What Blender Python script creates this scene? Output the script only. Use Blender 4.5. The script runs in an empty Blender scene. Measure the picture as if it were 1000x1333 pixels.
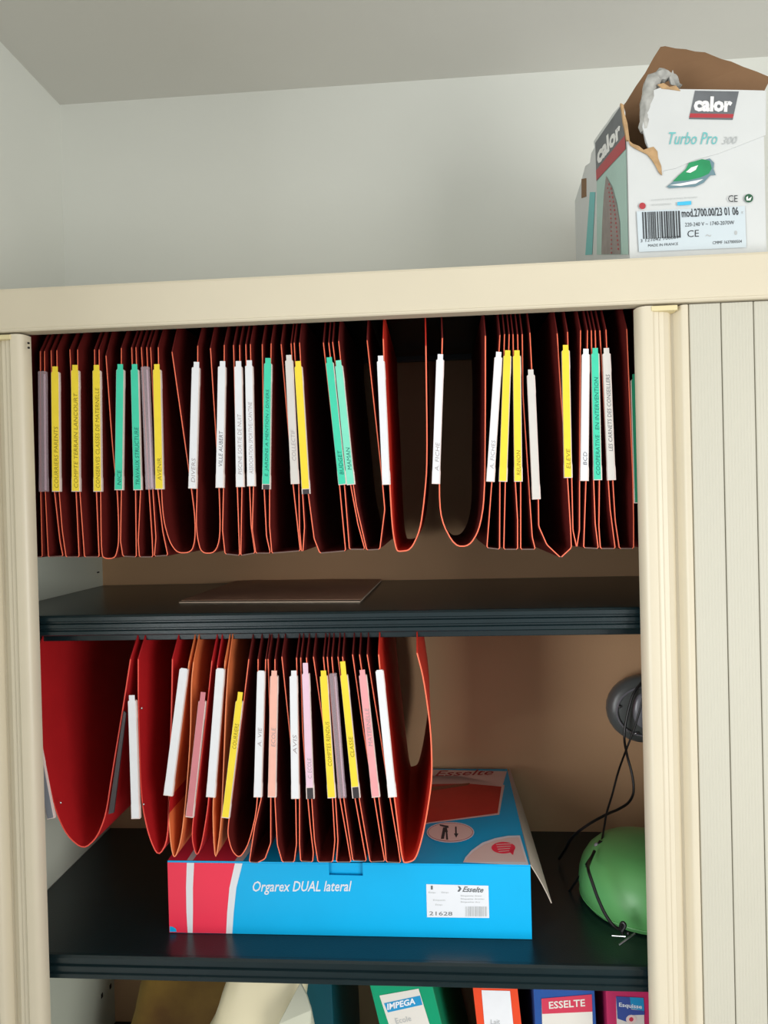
import bpy, bmesh, math, random
from math import radians, pi, sin, cos, tan
from mathutils import Vector, Matrix, noise
S = bpy.context.scene
COL = S.collection
random.seed(4)

# ---------------------------------------------------------------- camera
CAM = Vector((0, -.9, 1.69)); FOC = 935.0
_yaw, _pit, _rol = radians(4.176), radians(-.482), radians(-1.44)
FW = Vector((-sin(_yaw)*cos(_pit), cos(_yaw)*cos(_pit), sin(_pit)))
_r = Vector((cos(_yaw), sin(_yaw), 0)); _u = _r.cross(FW)
RT = _r*cos(_rol) + _u*sin(_rol); UP = -_r*sin(_rol) + _u*cos(_rol)
cd = bpy.data.cameras.new('camera'); cam = bpy.data.objects.new('camera', cd); COL.objects.link(cam)
cd.sensor_fit = 'HORIZONTAL'; cd.sensor_width = 36; cd.lens = FOC*36/1000; cd.clip_start = .02; cd.clip_end = 50
cam.matrix_world = Matrix(((RT.x, UP.x, -FW.x, CAM.x), (RT.y, UP.y, -FW.y, CAM.y), (RT.z, UP.z, -FW.z, CAM.z), (0, 0, 0, 1)))
S.camera = cam
# ---------------------------------------------------------------- light
w = bpy.data.worlds.new('world'); S.world = w; w.use_nodes = True
bg = w.node_tree.nodes['Background']; bg.inputs[0].default_value = (.96, .98, 1, 1); bg.inputs[1].default_value = .46
def area(name, loc, target, sx, sy, power, col):
    l = bpy.data.lights.new(name, 'AREA'); l.shape = 'RECTANGLE'; l.size = sx; l.size_y = sy; l.energy = power; l.color = col
    o = bpy.data.objects.new(name, l); COL.objects.link(o); o.location = loc
    o.rotation_euler = (Vector(target)-Vector(loc)).to_track_quat('-Z', 'Y').to_euler(); return o
area('side_fill_light', (1.85, -2.0, 1.32), (-.1, 0, 1.45), 1.2, 1.5, 36, (1, .985, .955))  # unseen soft area light added at the right to brighten the cabinet
area('side_fill_light', (-1.6, -1.95, 1.32), (-.1, 0, 1.45), 1.0, 1.5, 36, (.97, .99, 1))  # second added area light, out of view on the left
S.view_settings.view_transform = 'Standard'; S.view_settings.look = 'None'
S.view_settings.exposure = 0.20; S.view_settings.gamma = 1; S.view_settings.use_curve_mapping = False
S.cycles.max_bounces = 6; S.cycles.diffuse_bounces = 3

# ---------------------------------------------------------------- helpers
def ray(x, y): return FW*FOC + RT*(x-500) - UP*(y-666.5)
def at(x, y, Y):                      # point of the plane Y = const seen at a pixel
    d = ray(x, y); return CAM + d*((Y-CAM.y)/d.y)
def atX(x, y, X): d = ray(x, y); return CAM + d*((X-CAM.x)/d.x)
def atZ(x, y, Z): d = ray(x, y); return CAM + d*((Z-CAM.z)/d.z)
def lin(c): c /= 255.; return c/12.92 if c <= .04045 else ((c+.055)/1.055)**2.4
def mat(name, rgb, rough=.6, var=0., scale=30., bump=0., bscale=200., metal=0., spec=.5, alpha=1., rgb2=None, sub=0., coat=0.):
    m = bpy.data.materials.new(name); m.use_nodes = True; nt = m.node_tree; b = nt.nodes['Principled BSDF']
    c = [lin(v) for v in rgb]+[1]
    b.inputs['Base Color'].default_value = c; b.inputs['Roughness'].default_value = rough
    b.inputs['Metallic'].default_value = metal; b.inputs['Specular IOR Level'].default_value = spec
    b.inputs['Alpha'].default_value = alpha; b.inputs['Coat Weight'].default_value = coat
    if var or bump:
        tc = nt.nodes.new('ShaderNodeTexCoord')
    if var:
        n = nt.nodes.new('ShaderNodeTexNoise'); n.inputs['Scale'].default_value = scale; n.inputs['Detail'].default_value = 5
        r = nt.nodes.new('ShaderNodeValToRGB'); c2 = [lin(v) for v in rgb2]+[1] if rgb2 else [v*(1-var) for v in c[:3]]+[1]
        r.color_ramp.elements[0].color = c2; r.color_ramp.elements[1].color = c
        r.color_ramp.elements[0].position = .3; r.color_ramp.elements[1].position = .65
        nt.links.new(tc.outputs['Object'], n.inputs['Vector']); nt.links.new(n.outputs[0], r.inputs[0]); nt.links.new(r.outputs[0], b.inputs['Base Color'])
    if bump:
        n2 = nt.nodes.new('ShaderNodeTexNoise'); n2.inputs['Scale'].default_value = bscale; n2.inputs['Detail'].default_value = 4
        bp = nt.nodes.new('ShaderNodeBump'); bp.inputs['Strength'].default_value = bump; bp.inputs['Distance'].default_value = .001
        nt.links.new(tc.outputs['Object'], n2.inputs['Vector']); nt.links.new(n2.outputs[0], bp.inputs['Height']); nt.links.new(bp.outputs[0], b.inputs['Normal'])
    return m

M = dict(
 wall=mat('wall_paint', (228, 230, 222), .9, .04, 2.5, .15, 120), ceil=mat('ceiling_paint', (222, 221, 214), .9, .04, 2, .15, 120),
 floor=mat('floor_lino', (120, 112, 100), .6, .2, 6), cream=mat('cream_enamel', (218, 208, 184), .42, .03, 8, .12, 350),
 slat=mat('cream_plastic_slat', (200, 197, 181), .5, .03, 6, .08, 300), tan=mat('handle_plastic', (222, 212, 188), .38, .03, 9),
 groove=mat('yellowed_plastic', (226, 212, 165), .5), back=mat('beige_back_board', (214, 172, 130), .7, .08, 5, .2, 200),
 side=mat('pale_side_board', (216, 224, 208), .6, .04, 7), dark=mat('black_blue_enamel', (20, 38, 42), .3, .15, 30, .15, 500),
 slot=mat('slot_black', (25, 22, 20), .8), steel=mat('steel', (170, 170, 172), .3, metal=1.),
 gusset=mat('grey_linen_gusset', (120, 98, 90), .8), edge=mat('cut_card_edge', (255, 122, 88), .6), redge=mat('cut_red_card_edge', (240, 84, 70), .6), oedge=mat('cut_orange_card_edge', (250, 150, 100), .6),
 lit_coral=mat('lit_coral_card', (206, 44, 24), .65, .10, 18, .2, 500), coral=mat('shaded_coral_card', (104, 16, 10), .65, .10, 18, .2, 500), red=mat('red_card', (190, 24, 30), .6, .10, 18, .2, 500),  # coral card darkened to carry pocket shade; brighter copy for the light-filled pockets
 orange=mat('orange_card', (240, 126, 70), .65, .12, 18, .2, 500), shaded_brick=mat('shaded_brick_card', (100, 16, 11), .65, .10, 18, .2, 500),  # brick card also has the shade of the pocket interiors in its colour
 yellow=mat('yellow_paper', (250, 224, 58), .7, .06, 60), white=mat('white_paper', (236, 238, 242), .7, .03, 60),
 grey=mat('greyish_paper', (218, 214, 208), .7, .03, 60), teal=mat('teal_paper', (66, 214, 176), .7, .06, 60),
 mint=mat('mint_paper', (130, 230, 200), .7, .06, 60), green=mat('green_paper', (20, 140, 100), .7, .06, 60),
 pink=mat('pink_paper', (244, 168, 172), .7, .08, 60), rose=mat('rose_paper', (214, 132, 140), .7, .08, 60), salmon=mat('salmon_paper', (250, 190, 172), .7, .06, 60),
 lilac=mat('lilac_paper', (240, 205, 224), .7, .05, 60), ink=mat('ink', (92, 92, 100), .8), lightink=mat('faded_ink', (170, 160, 162), .8),
 yink=mat('ink_on_yellow', (150, 132, 40), .8), tink=mat('ink_on_teal', (20, 110, 100), .8),
 clear=mat('smoky_clear_plastic', (196, 176, 184), .22, alpha=.42, spec=.6), holder=mat('plastic_holder', (240, 222, 214), .3), slate=mat('slate_grey_strip', (140, 144, 152), .35),
 darkend=mat('dark_plastic', (60, 55, 58), .3),
 kraft=mat('kraft_card', (138, 104, 72), .8, .15, 12, .3, 120), tear=mat('torn_kraft', (196, 160, 116), .9, .3, 90, .8, 300),
 envelope=mat('brown_envelope', (186, 146, 120), .6, .15, 9, .3, 60), pale=mat('pale_paper_edge', (214, 196, 174), .8),
 carton=mat('white_carton', (214, 217, 216), .5, .05, 14, .1, 90), crumple=mat('crumpled_grey_paper', (190, 190, 184), .7, .4, 70, .8, 120),
 cgrey=mat('print_grey', (108, 112, 116), .55, .15, 40), cred=mat('print_red', (178, 58, 66), .5), cwhite=mat('print_white', (240, 240, 238), .5),
 cteal=mat('print_teal', (110, 192, 192), .5), cmint=mat('print_pale_teal', (176, 208, 198), .5, .08, 14), cblk=mat('print_black', (60, 64, 68), .6),
 cpale=mat('print_pale_grey_blue', (204, 216, 222), .5), cgreen=mat('print_green', (38, 150, 96), .5, .25, 40), cdgreen=mat('print_dark_green', (30, 90, 60), .5),
 cblue=mat('print_sky_blue', (70, 190, 230), .5), csole=mat('print_soleplate', (150, 140, 136), .5, .2, 60), cfade=mat('print_faded', (186, 190, 190), .6),
 csteel=mat('print_steel_blue', (110, 140, 150), .5),
 bblue=mat('cyan_carton', (0, 186, 248), .38, .04, 14), bred=mat('carmine_carton', (255, 58, 88), .38, .04, 14), bwhite=mat('white_print', (236, 240, 246), .45),
 bdred=mat('brick_print', (196, 60, 48), .5, .15, 20), bpink=mat('pale_pink_print', (236, 214, 208), .5), bin=mat('grey_carton_inside', (190, 178, 165), .8, .1, 20),
 gadget=mat('dark_grey_plastic', (98, 102, 100), .3, .1, 20), gadget2=mat('slate_plastic', (136, 136, 142), .25), cable=mat('black_cable', (20, 20, 20), .4),
 dome=mat('green_plastic', (108, 184, 108), .38, .05, 10), gbind=mat('green_binder', (0, 158, 112), .4, .06, 20), obind=mat('orange_red_binder', (240, 78, 40), .4, .06, 20),
 lbind=mat('blue_binder', (36, 84, 160), .45, .1, 30), mbind=mat('magenta_binder', (206, 48, 104), .45, .08, 30), tbind=mat('petrol_binder', (0, 84, 100), .5, .1, 20),
 crim=mat('crimson_label', (208, 58, 86), .5), bpaper=mat('label_paper', (226, 222, 214), .7), kbag=mat('mustard_paper_bag', (176, 140, 60), .7, .35, 9, .5, 60, rgb2=(120, 84, 44)),
 cbag=mat('cream_plastic_bag', (236, 226, 190), .45, .06, 10, .2, 60), wbag=mat('white_plastic_film', (214, 216, 196), .35, .05, 10, .2, 60, alpha=.9),
 royal=mat('royal_blue_label', (60, 84, 160), .5), skyl=mat('cyan_label', (30, 150, 205), .5), brown=mat('brown_print', (150, 96, 70), .6, .3, 300),
)

def empty(name, loc, label, cat, group=None, rot=None):
    o = bpy.data.objects.new(name, None); COL.objects.link(o); o.empty_display_size = .02
    if rot is None: o.matrix_world = Matrix.Translation(loc)
    else: o.matrix_world = Matrix.Translation(loc) @ rot.to_4x4()
    o.location = loc
    if rot is not None: o.rotation_euler = rot.to_euler()
    o['label'] = label; o['category'] = cat
    if group: o['group'] = group
    o['_mw'] = 1
    ROOTM[o.name] = Matrix.Translation(loc) @ (rot.to_4x4() if rot is not None else Matrix.Identity(4))
    del o['_mw']
    return o
ROOTM = {}
def rootm(p):
    while p.parent: p = p.parent
    return ROOTM.get(p.name, Matrix.Identity(4))
def link(name, bm, m, parent=None, smooth=False, recalc=True):
    """bm in world space -> object; children keep identity local transforms under their root"""
    if recalc: bmesh.ops.recalc_face_normals(bm, faces=bm.faces)
    if parent is not None: bm.transform(rootm(parent).inverted())
    me = bpy.data.meshes.new(name); bm.to_mesh(me); bm.free()
    for mm in (m if isinstance(m, (list, tuple)) else [m]): me.materials.append(M[mm] if isinstance(mm, str) else mm)
    if smooth:
        for p in me.polygons: p.use_smooth = True
        try: me.set_sharp_from_angle(angle=radians(38))
        except Exception: pass
    o = bpy.data.objects.new(name, me); COL.objects.link(o)
    if parent is not None: o.parent = parent
    return o
def B(): return bmesh.new()
def box(bm, x0, x1, y0, y1, z0, z1, bev=0., mi=0):
    vs = [bm.verts.new(v) for v in ((x0,y0,z0),(x1,y0,z0),(x1,y1,z0),(x0,y1,z0),(x0,y0,z1),(x1,y0,z1),(x1,y1,z1),(x0,y1,z1))]
    fs = [bm.faces.new([vs[i] for i in f]) for f in ((0,1,5,4),(1,2,6,5),(2,3,7,6),(3,0,4,7),(4,5,6,7),(3,2,1,0))]
    for f in fs: f.material_index = mi
    if bev: bmesh.ops.bevel(bm, geom=list({e for f in fs for e in f.edges}), offset=bev, segments=2, affect='EDGES', profile=.5)
    return bm
def prism(bm, pts, off, mi=0):
    """polygon pts (Vectors) extruded by vector off"""
    a = [bm.verts.new(p) for p in pts]; b = [bm.verts.new(Vector(p)+Vector(off)) for p in pts]; n = len(a)
    f = [bm.faces.new(a), bm.faces.new(b[::-1])] + [bm.faces.new((a[i], a[(i+1) % n], b[(i+1) % n], b[i])) for i in range(n)]
    for q in f: q.material_index = mi
    return bm
def flat(bm, pts, mi=0):
    f = bm.faces.new([bm.verts.new(p) for p in pts]); f.material_index = mi; return bm
def tube(bm, pts, r, seg=8, smooth=3):
    P = [Vector(p) for p in pts]
    if smooth > 1 and len(P) > 2:
        Q = []
        E_ = [2*P[0]-P[1]] + P + [2*P[-1]-P[-2]]
        for i in range(1, len(E_)-2):
            for k in range(smooth):
                t = k/smooth; a, b, c, d = E_[i-1:i+3]
                Q.append(.5*((2*b)+(c-a)*t+(2*a-5*b+4*c-d)*t*t+(3*b-a-3*c+d)*t**3))
        P = Q+[P[-1]]
    rings = []; T0 = (P[1]-P[0]).normalized(); N = T0.orthogonal().normalized()
    for i, p in enumerate(P):
        T = (P[min(i+1, len(P)-1)]-P[max(i-1, 0)]).normalized(); N = (N-T*N.dot(T)).normalized(); Bn = T.cross(N)
        rr = r(i/(len(P)-1)) if callable(r) else r
        rings.append([bm.verts.new(p+(N*cos(2*pi*k/seg)+Bn*sin(2*pi*k/seg))*rr) for k in range(seg)])
    for a, b in zip(rings, rings[1:]):
        for k in range(seg): bm.faces.new((a[k], a[(k+1) % seg], b[(k+1) % seg], b[k]))
    bm.faces.new(rings[0][::-1]); bm.faces.new(rings[-1]); return bm
def ellipsoid(bm, c, rx, ry, rz, n=28, m=16, pw=1.0):
    rows = []
    for j in range(m+1):
        th = pi*j/m; row = []
        for i in range(n):
            ph = 2*pi*i/n; row.append(bm.verts.new((c[0]+rx*sin(th)*cos(ph), c[1]-ry*(abs(cos(th))**pw)*(1 if cos(th) > 0 else -1), c[2]+rz*sin(th)*sin(ph))) if 0 < j < m else None)
        if j in (0, m): v = bm.verts.new((c[0], c[1]-ry*(1 if j == 0 else -1), c[2])); row = [v]*n
        rows.append(row)
    for a, b in zip(rows, rows[1:]):
        for i in range(n):
            vs = []
            for v in (a[i], a[(i+1) % n], b[(i+1) % n], b[i]):
                if v not in vs: vs.append(v)
            bm.faces.new(vs)
    return bm
_tc = {}
def glyphs(s, shear=0., off=0.):
    k = (s, shear, off)
    if k in _tc: return _tc[k]
    c = bpy.data.curves.new('t', 'FONT'); c.body = s; c.resolution_u = 2; c.shear = shear; c.offset = off
    o = bpy.data.objects.new('t', c); COL.objects.link(o)
    bpy.context.view_layer.update()
    me = bpy.data.meshes.new_from_object(o.evaluated_get(bpy.context.evaluated_depsgraph_get()))
    vs = [v.co.copy() for v in me.vertices]; fs = [tuple(p.vertices) for p in me.polygons]
    bpy.data.objects.remove(o); bpy.data.curves.remove(c); bpy.data.meshes.remove(me)
    x0 = min(v.x for v in vs); x1 = max(v.x for v in vs); y0 = min(v.y for v in vs); y1 = max(v.y for v in vs)
    _tc[k] = ([((v.x-x0)/(x1-x0), (v.y-y0)/(y1-y0)) for v in vs], fs); return _tc[k]
def text(bm, s, p0, p1, p2, fn, mi=0, shear=0., off=0.):
    """p0 lower-left, p1 lower-right, p2 upper-left of the ink box, mapped through fn(px,py)"""
    vs, fs = glyphs(s, shear, off)
    V = [bm.verts.new(fn(p0[0]+u*(p1[0]-p0[0])+v*(p2[0]-p0[0]), p0[1]+u*(p1[1]-p0[1])+v*(p2[1]-p0[1]))) for u, v in vs]
    for f in fs:
        try: bm.faces.new([V[i] for i in f]).material_index = mi
        except ValueError: pass
def struct(name, bm, m):
    o = link(name, bm, m); o['kind'] = 'structure'; return o

# ---------------------------------------------------------------- room
struct('wall_back', box(B(), -.80, 2.2, .48, .56, 0, 2.5), 'wall')
struct('wall_left', box(B(), -.80, -.724, -.75, .48, 0, 2.5), 'wall')
struct('ceiling', box(B(), -.80, 2.2, -2.0, .56, 2.5, 2.56), 'ceil')
struct('floor', box(B(), -.80, 2.2, -2.9, .56, -.06, 0), 'floor')

# ---------------------------------------------------------------- cabinet
XL, XR = -.632, .530; YB = .414; ZT = 1.986; ZF = 1.929
S1T, S1B, S2T, S2B, S3T = 1.5535, 1.5255, 1.0935, 1.061, .725
cab = empty('tambour_cabinet', (-.05, .2, 0), 'tall cream office cabinet with slatted sliding door and open dark shelves', 'cabinet')
bm = B(); box(bm, XL-.026, XR+.026, .021, YB+.016, 1.966, ZT, .0015); link('top_panel', bm, 'cream', cab)
# fascia: rolled front rail with a small lip underneath
def extrude_x(bm, prof, x0, x1):
    return prism(bm, [(x0, y, z) for y, z in prof], (x1-x0, 0, 0))
link('fascia', extrude_x(B(), [(0, ZF+.003), (0, ZT-.004), (.0012, ZT-.001), (.004, ZT), (.021, ZT), (.021, ZF), (.003, ZF), (.0008, ZF+.001)], XL-.026, XR+.026), 'cream', cab)
link('fascia_lip', extrude_x(B(), [(-.0015, ZF+.001), (-.0015, ZF+.0032), (.0, ZF+.004), (.012, ZF+.004), (.012, ZF-.0005), (.0, ZF-.0005)], XL-.026, XR+.026), 'cream', cab)
link('side_panel', box(B(), XL-.022, XL, .02, YB+.012, .02, 1.966), 'side', cab)
link('side_panel', box(B(), XR, XR+.022, .02, YB+.012, .02, 1.966), 'side', cab)
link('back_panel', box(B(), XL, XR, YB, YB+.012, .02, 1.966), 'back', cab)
link('inner_roof', box(B(), XL, XR, .03, YB, 1.958, 1.966), 'dark', cab)
link('plinth', box(B(), XL-.022, XR+.022, .01, YB+.012, 0, .075, .002), 'cream', cab)
link('bottom_panel', box(B(), XL, XR, .03, YB, .075, .095), 'dark', cab)
for x0 in (XL-.0225, XR+.004):                                       # narrow front posts beside the tambour channels
    link('front_post', box(B(), x0, x0+.0185, .004, .02, .075, ZF-.001, .001), 'cream', cab)
# right sliding door: leading handle bar and slats
bar = [(.2512, .019), (.2512, .014), (.2528, .006), (.2565, .0015), (.2610, .0), (.2690, .0003), (.2705, .002), (.2725, .0032), (.2765, .0034), (.2775, .0052), (.2835, .0056),
       (.2845, .0068), (.2890, .0082), (.2925, .0125), (.2955, .0165), (.2985, .0165), (.3005, .0115), (.3030, .0045), (.3062, .0022), (.3108, .0020), (.3122, .0035), (.3125, .019)]
cx = (-.5205+.2512-.0105)/2
for mir in (False, True):
    P = [(x if not mir else 2*cx-x, y, .08) for x, y in bar]
    if mir: P = P[::-1]
    h = link('handle_bar', prism(B(), P, (0, 0, ZF-.003-.08)), 'tan', cab, smooth=True)
    a, b = (.2675, .2985) if not mir else (2*cx-.2985, 2*cx-.2675)
    link('end_cap', box(B(), a, b, -.0012, .02, ZF-.0098, ZF-.0035, .0008), 'groove', h)
def slat(x0, wdt):
    pts = [(x0+.0004, .0105), (x0+.0008, .0062)]
    n = 9; g = (wdt-.004)/n
    for i in range(n):
        s = x0+.002+i*g
        pts += [(s, .0056), (s+g*.62, .0056), (s+g*.74, .00585), (s+g*.9, .00585)]
    pts += [(x0+wdt-.0014, .0056), (x0+wdt-.0008, .0062), (x0+wdt-.0004, .0105), (x0+wdt-.0004, .0125), (x0+.0004, .0125)]
    return prism(B(), [(x, y, .08) for x, y in pts], (0, 0, ZF-.002-.08))
for i in range(5): link('slat', slat(.3136+i*.0385, .0385), 'slat', cab)
link('slat', slat(.5061, .0270), 'slat', cab)
link('slat', slat(-.6310, .0380), 'slat', cab)
# shelves with moulded front lip
def shelf(zt, zb, x0, x1, name='shelf'):
    t = zt-zb
    link(name, box(B(), x0, x1, .036, YB-.001, zt-.012, zt, .0008), 'dark', cab)
    prof = [(.038, zt), (.033, zt-.0004), (.030, zt-.003), (.030, zt-t*.28), (.0335, zt-t*.33), (.0335, zt-t*.40), (.0305, zt-t*.45), (.0305, zt-t*.62),
            (.0335, zt-t*.67), (.0335, zt-t*.74), (.031, zt-t*.79), (.031, zb+.0015), (.033, zb), (.046, zb), (.046, zb+.003), (.036, zb+.004), (.036, zt-.004)]
    link(name+'_lip', extrude_x(B(), prof, x0+.004, x1-.004), 'dark', cab)
shelf(S1T, S1B, XL+.001, XR-.001); shelf(S2T, S2B, XL+.001, XR-.001); shelf(S3T, S3T-.03, XL+.001, XR-.001)
for z in (1.947, S1B-.008):
    for y in (.070, .365):
        link('hanging_rail', box(B(), XL+.001, XR-.001, y-.004, y+.004, z-.005, z+.005, .001), 'dark', cab)
for px, py in ((128, 745),):
    p = atX(px, py, XL+.0006); link('peg_slot', box(B(), XL-.001, XL+.0008, p.y-.004, p.y+.004, p.z-.0012, p.z+.0012), 'slot', cab)
for px, py in ((133, 1296), (144, 1284)):
    p = atX(px, py, XL+.0006); link('peg_slot', box(B(), XL-.001, XL+.0008, p.y-.003, p.y+.003, p.z-.004, p.z+.004), 'slot', cab)
p = at(38, 447, -.001)
for dz in (0, -.006): link('scuff', box(B(), p.x-.0035, p.x-.0015, .0006, .003, p.z+dz, p.z+dz+.0022), 'slot', cab)

# ---------------------------------------------------------------- hanging files
YF = .040
def chaikin(P, n=1):
    for _ in range(n):
        Q = [P[0]]
        for a, b in zip(P, P[1:]): Q += [a*.78+b*.22, a*.22+b*.78]
        P = Q+[P[-1]]
    return P
def chaikin_tight(P):
    Q = [P[0]]
    for a, b, c in zip(P, P[1:], P[2:]):
        e = min(.0016, .3*(a-b).length, .3*(c-b).length); Q += [b+(a-b).normalized()*e, b+(c-b).normalized()*e]
    return Q+[P[-1]]
def pocket(bm, pix, ztop, depth=.325, t=.0013, back=1.0, Yf=YF, soft=False):
    P = [Vector((q.x, q.z)) for q in (at(x, y, Yf) for x, y in pix)]
    k0, k1 = P[0], P[-1]
    P = chaikin(P, 2) if soft else chaikin_tight(P)
    P = [Vector((k0.x, ztop))]+P+[Vector((k1.x, ztop))]
    n = len(P); xm = P[0].x
    nor = []
    for i in range(n):
        d = (P[min(i+1, n-1)]-P[max(i-1, 0)]); d.normalize(); nor.append(Vector((-d.y, d.x)))   # points inward of the U
    rows = []
    for j, v in enumerate((0, .34, .68, 1.)):
        row = []
        for i in range(n):
            y = Yf+v*depth + (.026 if (i in (0, n-1) and j == 0) else 0)
            sc = 1+(back-1)*v
            x = xm+(P[i].x-xm)*sc; z = P[i].y
            if back != 1: z = z+(ztop-z)*(1-sc)*.25
            sw = .0012*noise.noise(Vector((P[i].x*9, y*14, z*9)))*v
            row.append((bm.verts.new((x+sw-nor[i].x*t/2, y, z-nor[i].y*t/2)), bm.verts.new((x+sw+nor[i].x*t/2, y, z+nor[i].y*t/2))))
        rows.append(row)
    for a, b in zip(rows, rows[1:]):
        for i in range(n-1):
            bm.faces.new((a[i][0], a[i+1][0], b[i+1][0], b[i][0])); bm.faces.new((a[i+1][1], a[i][1], b[i][1], b[i+1][1]))
        bm.faces.new((a[0][0], b[0][0], b[0][1], a[0][1])); bm.faces.new((a[-1][1], b[-1][1], b[-1][0], a[-1][0]))
    for i in range(n-1):
        a, b = rows[0], rows[-1]
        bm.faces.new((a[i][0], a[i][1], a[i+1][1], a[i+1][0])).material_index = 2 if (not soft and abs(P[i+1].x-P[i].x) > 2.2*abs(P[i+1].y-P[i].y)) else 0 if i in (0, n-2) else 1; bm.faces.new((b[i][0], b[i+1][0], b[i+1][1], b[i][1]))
    return bm
def holder(root, top, bot, wpx, col, words, tab=7, inkspan=None, ink='ink', clear_end=0, tabx=0., Yl=.0325):
    """plastic label sleeve along the front edge of a file with its paper strip and handwriting"""
    (tx, ty), (bx, by) = top, bot
    f = lambda px, py, Y=Yl: at(px, py, Y)
    L = math.hypot(bx-tx, by-ty); ux, uy = (bx-tx)/L, (by-ty)/L; nx, ny = uy, -ux   # n: to the right on screen
    def q(s, o): return (tx+ux*s+nx*o, ty+uy*s+ny*o)
    hw = wpx/2.
    body = [q(tab+1, -hw), q(tab, -hw+1), q(tab, hw-1), q(tab+1, hw), q(tab+22, hw+.3), q(tab+26, hw), q(L-20, hw), q(L-16, hw+.5), q(L, hw+.5), q(L, -hw-.3), q(L-16, -hw-.3), q(L-20, -hw)]
    clear = col is None
    h = link('label_holder', prism(B(), [f(x, y, Yl+.0008) for x, y in body], (0, .0045, 0)), 'clear' if clear else 'holder', root)
    if clear:
        link('inner_rib', prism(B(), [f(*q(tab+4, hw-3), Yl+.004), f(*q(tab+4, hw-1.4), Yl+.004), f(*q(L-2, hw-1.4), Yl+.004), f(*q(L-2, hw-3), Yl+.004)], (0, .002, 0)), 'lilac', h)
        return
    e = clear_end
    st = [q(0, -hw+1.6+tabx), q(0, hw-1.6+tabx), q(tab, hw-1.6+tabx), q(tab+1, hw-1.), q(L-1-e, hw-1.), q(L-1-e, -hw+.2), q(tab+1, -hw+.2), q(tab, -hw+1.6+tabx)]
    link('label_strip', prism(B(), [f(x, y, Yl) for x, y in st], (0, .0007, 0)), col, h)
    if e: link('end_plug', prism(B(), [f(*q(L-e, -hw+1)), f(*q(L-e, hw-1)), f(*q(L, hw-1)), f(*q(L, -hw+1))], (0, .004, 0)), 'darkend', h)
    if words:
        a, b = inkspan or (.35, .95)                      # fraction of the length: reading runs upwards, from b to a
        o = 1.0; hh = 3.0
        p0 = q(L*b, o+hh-1); p1 = q(L*a, o+hh-1); p2 = q(L*b, o-hh)
        bm = B(); text(bm, words, p0, p1, p2, lambda x, y: f(x, y, Yl-.0003), shear=.15, off=-.006)
        link('handwriting', bm, ink, h, recalc=False)
def hanging_file(pix, ztop, m, label, group, lab=None, **kw):
    c = [at(x, y, YF) for x, y in pix]; xm = sum(p.x for p in c)/len(c); zb = min(p.z for p in c)
    r = empty('hanging_file', (xm, YF+.16, zb), label, 'file', group)
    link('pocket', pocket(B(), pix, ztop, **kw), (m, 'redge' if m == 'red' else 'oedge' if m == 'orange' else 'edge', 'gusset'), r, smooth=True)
    if lab: holder(r, *lab[0], **lab[1])
    return r
UP_FILES = [
 [(30,458),(34,640),(38,725),(55,725),(53,640),(52.5,457)],
 [(58,457),(59,640),(63,725),(82,724),(78,704),(71,640),(66.5,456)],
 [(74,456),(77,640),(81,690),(86,725),(103,725),(99,640),(91,455)],
 [(101,455),(104,640),(110,725),(129,725),(125.5,640),(123,455)],
 [(129,455),(131,640),(132,723),(137,727),(146,727),(151,724),(155,704),(153,640),(147,590),(138,463)],
 [(158,453),(158,640),(157,705),(160,724),(177.5,725),(176.5,640),(171.5,452)],
 [(177,452),(183,640),(180,704),(181.5,725),(199,725),(198,700),(194,638),(184,452)],
 [(191,452),(199,638),(203,700),(201,724),(218.5,723),(212,692),(205.5,638),(196,452)],
 [(206,452),(210,638),(213,678),(221,706),(231,720),(249,719),(254,704),(254,672),(247,620),(224,458)],
 [(257.5,450),(256.8,637),(255.5,677),(256.8,699),(262,720),(280,720),(287,699),(285.5,636),(281,564),(274,453)],
 [(292,449),(291,636),(289.8,691),(293,721),(312,723),(309,636),(304,449)],
 [(312,449),(315,636),(313.5,723),(332,720),(327,685),(325,634),(320,448)],
 [(326,448),(330,634),(328.5,690),(333,720),(352,720),(347,698),(344,638),(341.5,448)],
 [(353,447),(351,638),(351,685),(354,720),(391,717),(381.5,630),(375,553),(366,448)],
 [(379,447),(389,630),(390,690),(392.5,717),(394.5,717),(396.5,685),(394,643),(383,446)],
 [(390,446),(401.5,643),(409,701),(416.5,720),(450,717),(442,631),(421,446)],
 [(428,446),(448.5,631),(451,663),(455,715),(475,715),(466,682),(456.5,631),(433,445)],
 [(441,444),(460,631),(464,658),(477.5,716),(494.5,715),(501,663),(497,618),(478,443)],
 [(499,441),(500,470),(505,560),(507.5,631),(511,690),(516,716),(520,718),(535,716),(547,690),(552.5,650),(556.5,601),(554.5,450)],
 [(576,440),(571.5,630),(574,677),(592,711),(611,711),(624,690),(631,650),(632,542),(632,437)],
 [(651,436),(640.5,627),(634,713),(650.5,715),(651,627),(657,435)],
 [(663,435),(658,627),(656,715),(674,715),(674,677),(671,627),(668,435)],
 [(674,435),(678,627),(678,715),(697,715),(693,699),(689,637),(681,515),(680,435)],
 [(690,433),(701,650),(701.5,685),(712,709),(730,726),(744,713),(743,690),(739,623),(730,510),(725.5,434)],
 [(739,432),(744.5,623),(746,690),(751,713),(754.5,690),(755,542),(756,430)],
 [(765,430),(763,626),(760,713),(779,714),(775,682),(773,626),(770,430)],
 [(775,430),(780.5,626),(779.8,685),(781.8,714),(801,714),(794.5,663),(792,626),(781,430)],
 [(789,429),(798,626),(801,677),(806.5,714),(825,714),(825,677),(824,623),(816,428)],
 [(836,428),(838,625),(840,714),(858,714),(856,620),(850,428)],
]
def L(t, b, col, words=None, w=10.2, **k): return ((t, b, w, col, words), k)
yk, tk = dict(ink='yink'), dict(ink='tink')
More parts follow.
